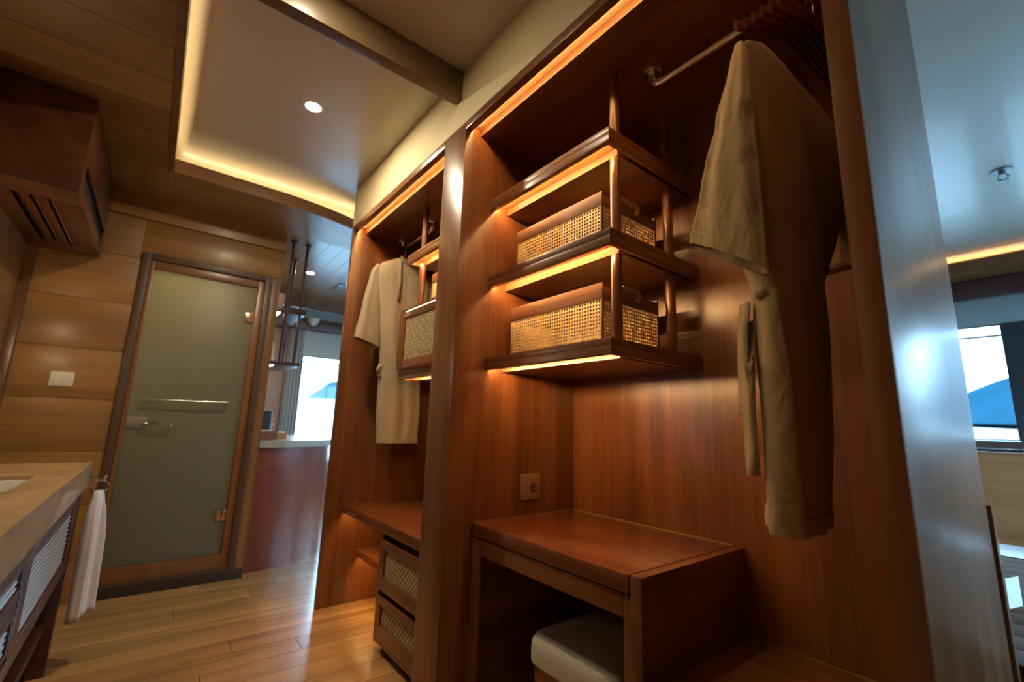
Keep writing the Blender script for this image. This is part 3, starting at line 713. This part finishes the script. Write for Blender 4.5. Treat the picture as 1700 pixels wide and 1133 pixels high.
# ------------------------------------------------------------------ left bay: bench, shelf, drawers
bl = thing('bench_shelf', 'long mahogany bench shelf with a lit underside in the far bay', 'shelf', (1.25, 2.24, .517))
box('top', TOPW, bl, .966, XB-.001, YP1+.001, YL0-.001, .530, .562, .003)
box('front_lip', WY, bl, .966, .986, YP1+.001, YL0-.001, .516, .5295, .0015)
box('light_strip', STRIP, bl, .9875, .999, 2.26, YL0-.01, .526, .5297, 0)
lo = thing('low_shelf', 'short lower shelf with a lit underside beside the woven drawers', 'shelf', (1.3, 2.53, .255))
box('top', WY, lo, 1.08, XB-.001, 2.236, YL0-.001, .272, .296, .002)
box('front_lip', WY, lo, 1.08, 1.10, 2.236, YL0-.001, .255, .2715, .0015)
box('light_strip', STRIP, lo, 1.102, 1.113, 2.25, YL0-.01, .268, .2717, 0)
dc = thing('drawer_cabinet', 'two-drawer mahogany cabinet with woven cane drawer fronts under the bench', 'cabinet', (1.25, 1.94, 0))
box('side', WZ, dc, .968, XB-.002, 2.212, 2.234, .036, .5155, .002)
box('side', WZ, dc, .968, XB-.002, YP1+.002, YP1+.024, .036, .5155, .002)
box('bottom', WY, dc, .968, XB-.002, YP1+.0245, 2.2115, .036, .056, .002)
box('middle_rail', WY, dc, .978, XB-.002, YP1+.0245, 2.2115, .258, .262, .001)
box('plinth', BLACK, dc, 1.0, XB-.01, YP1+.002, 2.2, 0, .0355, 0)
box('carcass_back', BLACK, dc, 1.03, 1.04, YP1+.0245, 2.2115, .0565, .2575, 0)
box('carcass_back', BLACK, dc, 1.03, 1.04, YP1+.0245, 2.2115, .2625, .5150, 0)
for z0, z1 in ((.264, .484), (.058, .240)):
    dw = thing('drawer', '', '', (1.0, 1.94, z0)); 
    for k_ in ('label', 'category'): del dw[k_]
    dw.parent = dc; dw.location = Vector(OFF[dw.name]) - Vector(OFF[dc.name])
    ya, yb, c0, c1 = YP1+.026, 2.210, z0+.060, z1-.036
    box('frame_rail', WY, dw, .966, .984, ya, yb, z0, c0, .002); box('frame_rail', WY, dw, .966, .984, ya, yb, c1, z1, .002)
    box('frame_stile', WZ, dw, .966, .984, 2.172, yb, c0+.0005, c1-.0005, .002); box('frame_stile', WZ, dw, .966, .984, ya, ya+.04, c0+.0005, c1-.0005, .002)
    weave('woven_panel', CANE2, dw, (.978, 2.1715, c0+.0005), (0, -1, 0), (0, 0, 1), 2.1715-ya-.0405, c1-c0-.001, .0135)

# ------------------------------------------------------------------ switch, air-conditioner box
sw = thing('light_switch', 'square white light switch on the teak wall left of the glass door', 'switch', (-.436, YD-.005, 1.197))
p = box('plate', WHITE, sw, -.488, -.386, YD-.010, YD-.0005, 1.197, 1.281, .003)
for a, b_ in ((-.480, -.4375), (-.4365, -.394)): box('rocker', WHITE, sw, a, b_, YD-.013, YD-.0105, 1.205, 1.273, .0015)
ac = thing('vent_box', 'slotted mahogany box hiding the air conditioner below the ceiling', 'cabinet', (-.54, 3.1, 1.99))
AX0, AX1, AY0, AY1, AZ0, AZ1 = XL+.001, -.384, 2.600, YD-.023, 1.990, ZC-.001
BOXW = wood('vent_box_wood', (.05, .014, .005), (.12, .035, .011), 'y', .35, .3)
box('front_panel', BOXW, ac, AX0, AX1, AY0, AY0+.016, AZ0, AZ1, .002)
# bottom with three slots
ys, ye = 2.77, 3.49
xs_ = [AX0, -.618, -.594, -.563, -.541, -.505, -.484, AX1]
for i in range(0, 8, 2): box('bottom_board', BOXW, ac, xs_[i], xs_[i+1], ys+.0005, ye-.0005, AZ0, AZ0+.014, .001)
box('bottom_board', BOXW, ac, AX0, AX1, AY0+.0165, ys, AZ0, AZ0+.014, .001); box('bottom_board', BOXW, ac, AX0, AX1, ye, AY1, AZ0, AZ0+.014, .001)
# side with one long slot
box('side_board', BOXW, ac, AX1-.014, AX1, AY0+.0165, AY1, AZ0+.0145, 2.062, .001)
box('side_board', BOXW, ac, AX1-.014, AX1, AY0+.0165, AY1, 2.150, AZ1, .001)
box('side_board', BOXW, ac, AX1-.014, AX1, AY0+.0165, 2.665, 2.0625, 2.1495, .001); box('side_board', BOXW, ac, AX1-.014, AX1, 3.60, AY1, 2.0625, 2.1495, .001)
for i, x in enumerate((-.612, -.556, -.499)): box('slot_liner', SHADOWGAP if i == 0 else STEEL, ac, x, x+.006, ys+.01, ye-.01, AZ0+.0145, AZ0+.05, 0)
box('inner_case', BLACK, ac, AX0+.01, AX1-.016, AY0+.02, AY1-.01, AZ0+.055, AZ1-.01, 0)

# ------------------------------------------------------------------ vanity
vx = -.18
ct = thing('stone_countertop', 'thick travertine vanity countertop with a sink cut-out on the left', 'countertop', (-.43, 1.8, .725))
sx0, sx1, sy0, sy1 = -.50, -.285, 1.87, 2.29
for a in ((XL+.001, vx, .75, sy0), (XL+.001, vx, sy1, 2.83), (XL+.001, sx0, sy0+.0003, sy1-.0003), (sx1, vx, sy0+.0003, sy1-.0003)):
    box('slab', MARB, ct, *a, .727, .83, 0)
sk_ = thing('sink', 'white rectangular undermount sink in the stone vanity', 'sink', (-.39, 2.08, .70))
box('basin_floor', PORC, sk_, sx0+.001, sx1-.001, sy0+.001, sy1-.001, .728, .736, 0)
for a in ((sx0+.001, sx0+.010, sy0+.001, sy1-.001), (sx1-.010, sx1-.001, sy0+.001, sy1-.001), (sx0+.0105, sx1-.0105, sy0+.001, sy0+.010), (sx0+.0105, sx1-.0105, sy1-.010, sy1-.001)): box('basin_wall', PORC, sk_, *a, .7365, .818, .002)
MB().tube([(-.39, 2.08, .7365), (-.39, 2.08, .739)], .02, 20).build('drain', CHROME, sk_)
vc = thing('vanity_cabinet', 'dark wooden vanity cabinet with pale louvered fronts under the stone counter', 'cabinet', (-.43, 1.8, 0))
VX = vx - .012
box('body', DARKV, vc, XL+.002, VX-.022, .76, 2.80, .405, .7265, .002)
box('top_rail', DARKV, vc, VX-.0215, VX, .76, 2.80, .680, .7265, .002)
box('bottom_rail', DARKV, vc, VX-.0215, VX, .76, 2.80, .405, .452, .002)
def lou(kind, y0, y1, z0, z1):
    f = thing(kind, '', '', (VX-.01, (y0+y1)/2, z0))
    for k_ in ('label', 'category'): del f[k_]
    f.parent = vc; f.location = Vector(OFF[f.name]) - Vector(OFF[vc.name])
    box('stile', DARKV, f, VX-.021, VX-.001, y0-.024, y0-.0005, z0-.012, z1+.012, .001); box('stile', DARKV, f, VX-.021, VX-.001, y1+.0005, y1+.024, z0-.012, z1+.012, .001)
    box('rail', DARKV, f, VX-.021, VX-.001, y0, y1, z1, z1+.012, .001); box('rail', DARKV, f, VX-.021, VX-.001, y0, y1, z0-.012, z0, .001)
    n = max(2, round((z1-z0)/.0165)); p = (z1-z0)/n
    for k in range(n):
        zz = z0 + k*p
        MB().prism([(VX-.011, zz+.0080), (VX-.009, zz+.0092), (VX-.005, zz+.0045), (VX-.007, zz+.0033)], 'y', y0+.0005, y1-.0005).build('slat', LOUV, f)
lou('louver_door', 1.79, 2.60, .466, .666)
for y0, y1 in ((.9, 1.665),):
    lou('louver_drawer', y0, y1, .622, .668); lou('louver_drawer', y0, y1, .480, .555)
box('drawer_rail', DARKV, vc, VX-.0215, VX-.002, .876, 1.690, .5685, .609, .002)
box('stile', DARKV, vc, VX-.0215, VX, 1.692, 1.762, .4525, .6795, .002); box('stile', DARKV, vc, VX-.0215, VX, 2.628, 2.80, .4525, .6795, .002)
box('leg', DARKV, vc, VX-.06, VX-.002, 2.735, 2.80, 0, .4045, .002); box('leg', DARKV, vc, XL+.01, XL+.07, 2.735, 2.80, 0, .4045, .002)
box('end_board', DARKV, vc, XL+.0705, VX-.0605, 2.77, 2.785, 0, .4045, .001)
box('lower_shelf', DARKV, vc, XL+.01, VX-.065, .8, 2.765, .17, .195, .002)
box('lower_rail', DARKV, vc, VX-.06, VX-.03, .8, 2.73, .165, .205, .002)
vm = thing('vanity_mirror', 'wide framed mirror on the wall above the stone vanity', 'mirror', (XL+.012, 1.6, 1.0))
box('glass', plain('mirror_silver', (.86, .88, .88), .01, 1.0), vm, XL+.004, XL+.012, .83, 2.47, 1.03, 1.92, 0)
for a in ((.80, 2.50, 1.0, 1.0298), (.80, 2.50, 1.9202, 1.95), (.80, .8298, 1.03, 1.92), (2.4702, 2.50, 1.03, 1.92)): box('frame', WY, vm, XL+.001, XL+.022, *a, .002)
ws = thing('wall_sconce', 'small warm wall sconce between the vanity mirror and the door wall', 'lamp', (XL+.002, 2.70, 1.46))
box('back_plate', STEEL, ws, XL+.001, XL+.010, 2.665, 2.735, 1.42, 1.60, .002)
MB().tube([(XL+.010, 2.70, 1.48), (XL+.06, 2.70, 1.48)], .007, 10).build('arm', STEEL, ws, smooth='auto')
MB().loft([[(XL+.06+r*math.cos(2*math.pi*k/20), 2.70+r*math.sin(2*math.pi*k/20), z) for k in range(20)] for r, z in ((.018, 1.47), (.040, 1.488), (.040, 1.60), (.018, 1.612))], True).build('globe', emit('sconce_globe', (1, .76, .46), 20), ws, smooth='auto')
# towel on a ring
tr_ = thing('towel_hook', 'chrome towel hook fixed to the far end of the stone counter', 'hook', (-.15, 2.75, .70))
box('plate', CHROME, tr_, vx+.0005, vx+.006, 2.72, 2.78, .742, .80, .002)
MB().tube([(vx+.006, 2.75, .77), (-.148, 2.75, .765), (-.125, 2.75, .762), (-.118, 2.75, .778)], .006, 10).build('arm', CHROME, tr_, smooth='auto')
MB().tube([(-.134+.028*math.sin(2*math.pi*k/20), 2.75, .730+.028*math.cos(2*math.pi*k/20)) for k in range(21)], .004, 8, False).build('ring', CHROME, tr_, smooth='auto')
tw = thing('towel', 'white hand towel hanging folded from the chrome hook at the vanity end', 'towel', (-.125, 2.75, .2))
tk = [(.715, -.134, 2.75, 60, .020, .012, 0), (.68, -.133, 2.75, 60, .028, .018, .1), (.62, -.130, 2.75, 60, .046, .020, .35), (.50, -.126, 2.75, 60, .056, .022, .45), (.215, -.120, 2.755, 60, .062, .022, .45)]
drape('cloth', tk, TOWEL, tw, 26, 120, 5, lambda cu, sv: .02*cu, thick=.004, ph0=.8)

# ------------------------------------------------------------------ bar beyond the door
bx0, by0, br = .632, 4.40, .69
def arc(r, n=28, back=5.1): return [(bx0+.003, back)] + [(bx0+.003, by0-r)] + [(bx0 + r*math.sin(R(90*k/n)), by0 - r*math.cos(R(90*k/n))) for k in range(1, n+1)] + [(bx0+r, back)]
bc = thing('bar_counter', 'curved red-brown wooden bar counter with a fluted corner behind the door wall', 'counter', (1.0, 4.4, 0))
MB().prism(arc(br-.04), 'z', 0, .70).build('base', RED, bc, smooth='auto')
MB().prism(arc(br-.005), 'z', .7005, .842).build('upper_band', RED, bc, smooth='auto')
def wedge(r, a0, a1, n=20): return [(bx0+.003, by0)] + [(bx0+.003 + r*math.sin(R(a0+(a1-a0)*k/n)), by0 - r*math.cos(R(a0+(a1-a0)*k/n))) for k in range(n+1)]
MB().prism(wedge(br-.006, 0, 66), 'z', .0005, .6998).build('smooth_front', RED, bc, smooth='auto')
for k in range(8):                                            # flutes on the far corner
    a = R(68 + 21.5*k/7); r = br-.03
    c = Vector((bx0 + r*math.sin(a), by0 - r*math.cos(a)))
    MB().tube([(c.x, c.y, .0), (c.x, c.y, .70)], .0155, 10).build('flute', RED, bc, smooth='auto')
cq = MB().prism(arc(br+.02), 'z', .8425, .892).build('stone_countertop', plain('bar_stone', (.36, .34, .30), .25, coat=.3, var=.15), smooth='auto')
tag(cq, 'pale stone top of the curved bar counter', 'countertop')
bs = thing('bar_shelf', 'two-tier wooden shelf hung on dark posts from the ceiling over the bar', 'shelf', (.74, 3.95, 1.45))
DP = plain('dark_post', (.055, .022, .018), .4, coat=.2)
for z in (1.884, 1.478):
    s = box('tier', DP, bs, .622, .845, 3.735, 4.25, z-.028, z, .002)
    box('light_strip', emit('bar_led', (1, .8, .6), 9), s, .640, .665, 3.745, 4.24, z-.034, z-.0285, 0)
for px, py in ((.703, 3.755), (.812, 3.778), (.65, 3.95), (.812, 4.2)):
    for z0, z1 in ((1.4785, 1.8555), (1.8845, ZC-.012)): MB().tube([(px, py, z0), (px, py, z1)], .012, 12).build('post', DP, bs, smooth='auto')
    MB().tube([(px, py, ZC-.0115), (px, py, ZC-.001)], .028, 16).build('flange', DP, bs, smooth='auto')
def lathe(name, label, cat, x, y, z, prof, mat):
    rings = [[(x+r*math.cos(2*math.pi*k/20), y+r*math.sin(2*math.pi*k/20), z+h) for k in range(20)] for r, h in prof]
    return tag(MB().loft(rings, True).build(name, mat, smooth='auto'), label, cat)
lathe('vase', 'pale tapered vase on the upper bar shelf', 'vase', .665, 3.80, 1.8845, [(.018, 0), (.028, .05), (.034, .10), (.030, .13)], plain('pale_clay', (.75, .52, .38), .5))
lathe('bottle', 'cream rounded bottle on the lower bar shelf', 'bottle', .648, 3.80, 1.4785, [(.018, 0), (.021, .02), (.021, .11), (.017, .135), (.008, .15)], plain('cream_glaze', (.78, .62, .36), .4))
# things on the bar top
def tray(label, x0, x1, y0, y1, z, h, mat, nm='tea_box'):
    t = thing(nm, label, 'box', ((x0+x1)/2, (y0+y1)/2, z))
    box('base', mat, t, x0, x1, y0, y1, z, z+.006, 0)
    for a in ((x0, x1, y0, y0+.008), (x0, x1, y1-.008, y1), (x0, x0+.008, y0+.0083, y1-.0083), (x1-.008, x1, y0+.0083, y1-.0083)): box('side', mat, t, *a, z+.0063, z+h, .001)
    return t
tray('dark wooden tea box on the bar counter by the wall', .648, .775, 3.86, 4.0, .8925, .062, wood('tea_box_wood', (.14, .06, .03), (.24, .11, .06), 'x'))
tray('lighter wooden box beside the tea box on the bar counter', .785, .862, 3.96, 4.10, .8925, .05, wood('light_box_wood', (.32, .15, .06), (.45, .23, .1), 'x'))
for i, (x, y, l) in enumerate(((.70, 3.92, 'white folded napkins filling the dark tea box'), (.823, 4.03, 'white sachets standing in the lighter wooden box'))):
    m = MB(); dx = .04 if i == 0 else .028
    for k in range(4): m.box(x-dx, x+dx, y-.05+k*.026, y-.05+k*.026+.018, .90, .962-.004*(k % 2)-.012*i)
    tag(m.build('napkins', WHITE), l, 'napkins')
cf = thing('coffee_machine', 'small dark coffee machine with a pale side panel on the bar', 'coffee machine', (.70, 4.16, .8925))
box('body', plain('machine_dark', (.02, .03, .035), .35), cf, .665, .765, 4.08, 4.28, .8930, 1.11, .012)
box('side_tank', plain('machine_tank', (.55, .68, .74), .2), cf, .636, .664, 4.08, 4.28, .8930, 1.15, .010)
MB().tube([(.770, 4.12, 1.02), (.782, 4.12, 1.02)], .028, 20).build('dial', CHROME, cf, smooth='auto')
# far curtain, wall lamp, ledge
cu = MB(); n = 60
fr = [(1.21 + .17*k/n, YF-.045 + .016*math.sin(k/n*math.pi*9)) for k in range(n+1)]
cu.prism(fr + [(x, y+.004) for x, y in fr[::-1]], 'z', .02, 2.173)
tag(cu.build('curtain', CURT, smooth='auto'), 'grey gathered curtain beside the far window', 'curtain')
t = thing('wall_lamp', 'pale blue shaded lamp below the pelmet left of the far window', 'lamp', (1.43, YF-.17, 2.20))
MB().tube([(1.43, YF-.101, 2.28), (1.43, YF-.17, 2.28)], .012, 12).build('arm', STEEL, t)
MB().loft([[(1.43+r*math.cos(2*math.pi*k/24), YF-.17+r*math.sin(2*math.pi*k/24), z) for k in range(24)] for r, z in ((.07, 2.30), (.065, 2.26), (.03, 2.215))], True).build('shade', plain('lamp_shade', (.62, .72, .78), .6), t, smooth='auto')

# ------------------------------------------------------------------ bedroom things
hb = [(1.552, 0), (1.552, .902)] + [(1.552 + .036*math.sin(R(90*k/8)), .866 + .036*math.cos(R(90*k/8))) for k in range(9)] + [(1.588, 0)]
h_ = MB().prism([(a, b_) for a, b_ in hb], 'y', YE0-.006, 2.75).build('headboard', WZ, smooth='auto')
tag(h_, 'rounded wooden headboard fixed along the back of the wardrobe', 'headboard')
sp = thing('sprinkler', 'small metal fire sprinkler on the bedroom ceiling', 'sprinkler', (3.645, .12, ZT-.05))
SPM = plain('sprinkler_metal', (.25, .28, .30), .35, .8)
MB().tube([(3.645, .12, ZT-.001), (3.645, .12, ZT-.008)], .045, 24).build('escutcheon', SPM, sp)
MB().tube([(3.645, .12, ZT-.0085), (3.645, .12, ZT-.03)], .016, 14).build('body', SPM, sp)
for s in (-1, 1): MB().tube([(3.645, .12+s*.014, ZT-.03), (3.645, .12+s*.024, ZT-.045), (3.645, .12, ZT-.068)], .004, 8).build('yoke', SPM, sp)
MB().tube([(3.645, .12, ZT-.0685), (3.645, .12, ZT-.072)], .024, 12).build('deflector', SPM, sp)
db = thing('daybed', 'low wooden daybed platform in front of the bedroom window wall', 'bed', (3.0, .1, 0))
DBW = wood('daybed_wood', (.055, .024, .010), (.10, .045, .02), 'y', .75, 0)
DBW.node_tree.nodes['Principled BSDF'].inputs['Specular IOR Level'].default_value = .05
box('frame', DBW, db, 1.95, 4.03, -1.4, 1.5, .10, .40, .004); 
for k in range(12): box('deck_board', DBW, db, 1.95+k*.14+.001, 1.95+(k+1)*.14-.001, -1.4, 1.5, .4005, .45, .003)
box('back_rail', plain('daybed_rail', (.035, .022, .025), .4), db, 3.632, 4.03, -1.4, 1.5, .4005, .455, .004)
for x in (2.05, 3.9):
    for y in (-1.25, 1.35): box('foot', BLACK, db, x, x+.08, y, y+.08, 0, .0995, .002)
cd = thing('folded_card', 'white folded card standing open on the wooden daybed', 'card', (2.56, .26, .451))
CARD = plain('white_card', (.86, .88, .9), .5)
MB().prism([(2.540, .262), (2.5415, .2625), (2.600, .305), (2.599, .3065)], 'z', .4510, .545).build('leaf', CARD, cd)
MB().prism([(2.540, .2615), (2.5415, .2605), (2.630, .235), (2.629, .2335)], 'z', .4510, .553).build('leaf', CARD, cd)

# ------------------------------------------------------------------ outside: sea and islands
tilt = Matrix.Rotation(R(2.9), 4, 'X') @ Matrix.Rotation(R(-2.0), 4, 'Y')
sea = MB().box(-900, 900, -900, 900, -.5, 0).build('sea', SEA, loc=(0, 0, 0)); sea.matrix_world = Matrix.Translation((0, 0, -4)) @ tilt
sea['kind'] = 'structure'
def island(name, label, c, dirv, prof, depth, mat, h0):
    """ridge: profile (along, height) swept across the line of sight with rounded depth"""
    dv = Vector(dirv).normalized(); sd = Vector((dv.y, -dv.x, 0)); rows = []
    m = MB(); rnd = random.Random(3)
    for j in range(9):
        t_ = j/8; k_ = math.sin(math.pi*t_)**.6
        rows.append([m.bm.verts.new(Vector(c) + sd*a + dv*(t_-.5)*depth + Vector((0, 0, h0 + h*k_*(1+.05*rnd.uniform(-1, 1))))) for a, h in prof])
    for a, b_ in zip(rows, rows[1:]):
        for k in range(len(prof)-1): m.bm.faces.new((a[k], a[k+1], b_[k+1], b_[k]))
    return tag(m.build(name, mat, smooth=True), label, 'island')
def interp_prof(pts, n=40):
    out = []
    for i in range(n+1):
        a = pts[0][0] + (pts[-1][0]-pts[0][0])*i/n
        for p, q in zip(pts, pts[1:]):
            if p[0] <= a <= q[0] + 1e-6:
                out.append((a, p[1] + (q[1]-p[1])*(a-p[0])/(q[0]-p[0]) + (random.uniform(-.4, .4) if 0 < i < n else 0))); break
    return out
island('hill_island', 'haze-blue forested hillside seen through the bedroom window', (300, 20, 0), (1, .06, 0), interp_prof([(-60, 0), (-20, 12), (2, 23), (40, 52), (80, 42), (130, 0)]), 120, HILL, 7)
island('headland', 'dark haze-blue headland across the water in the far window', (100, 330, 0), (.30, 1, 0), interp_prof([(-24, 0), (-12, 9), (-3, 17), (14, 18), (40, 12), (60, 0)]), 60, HILL2, 12)
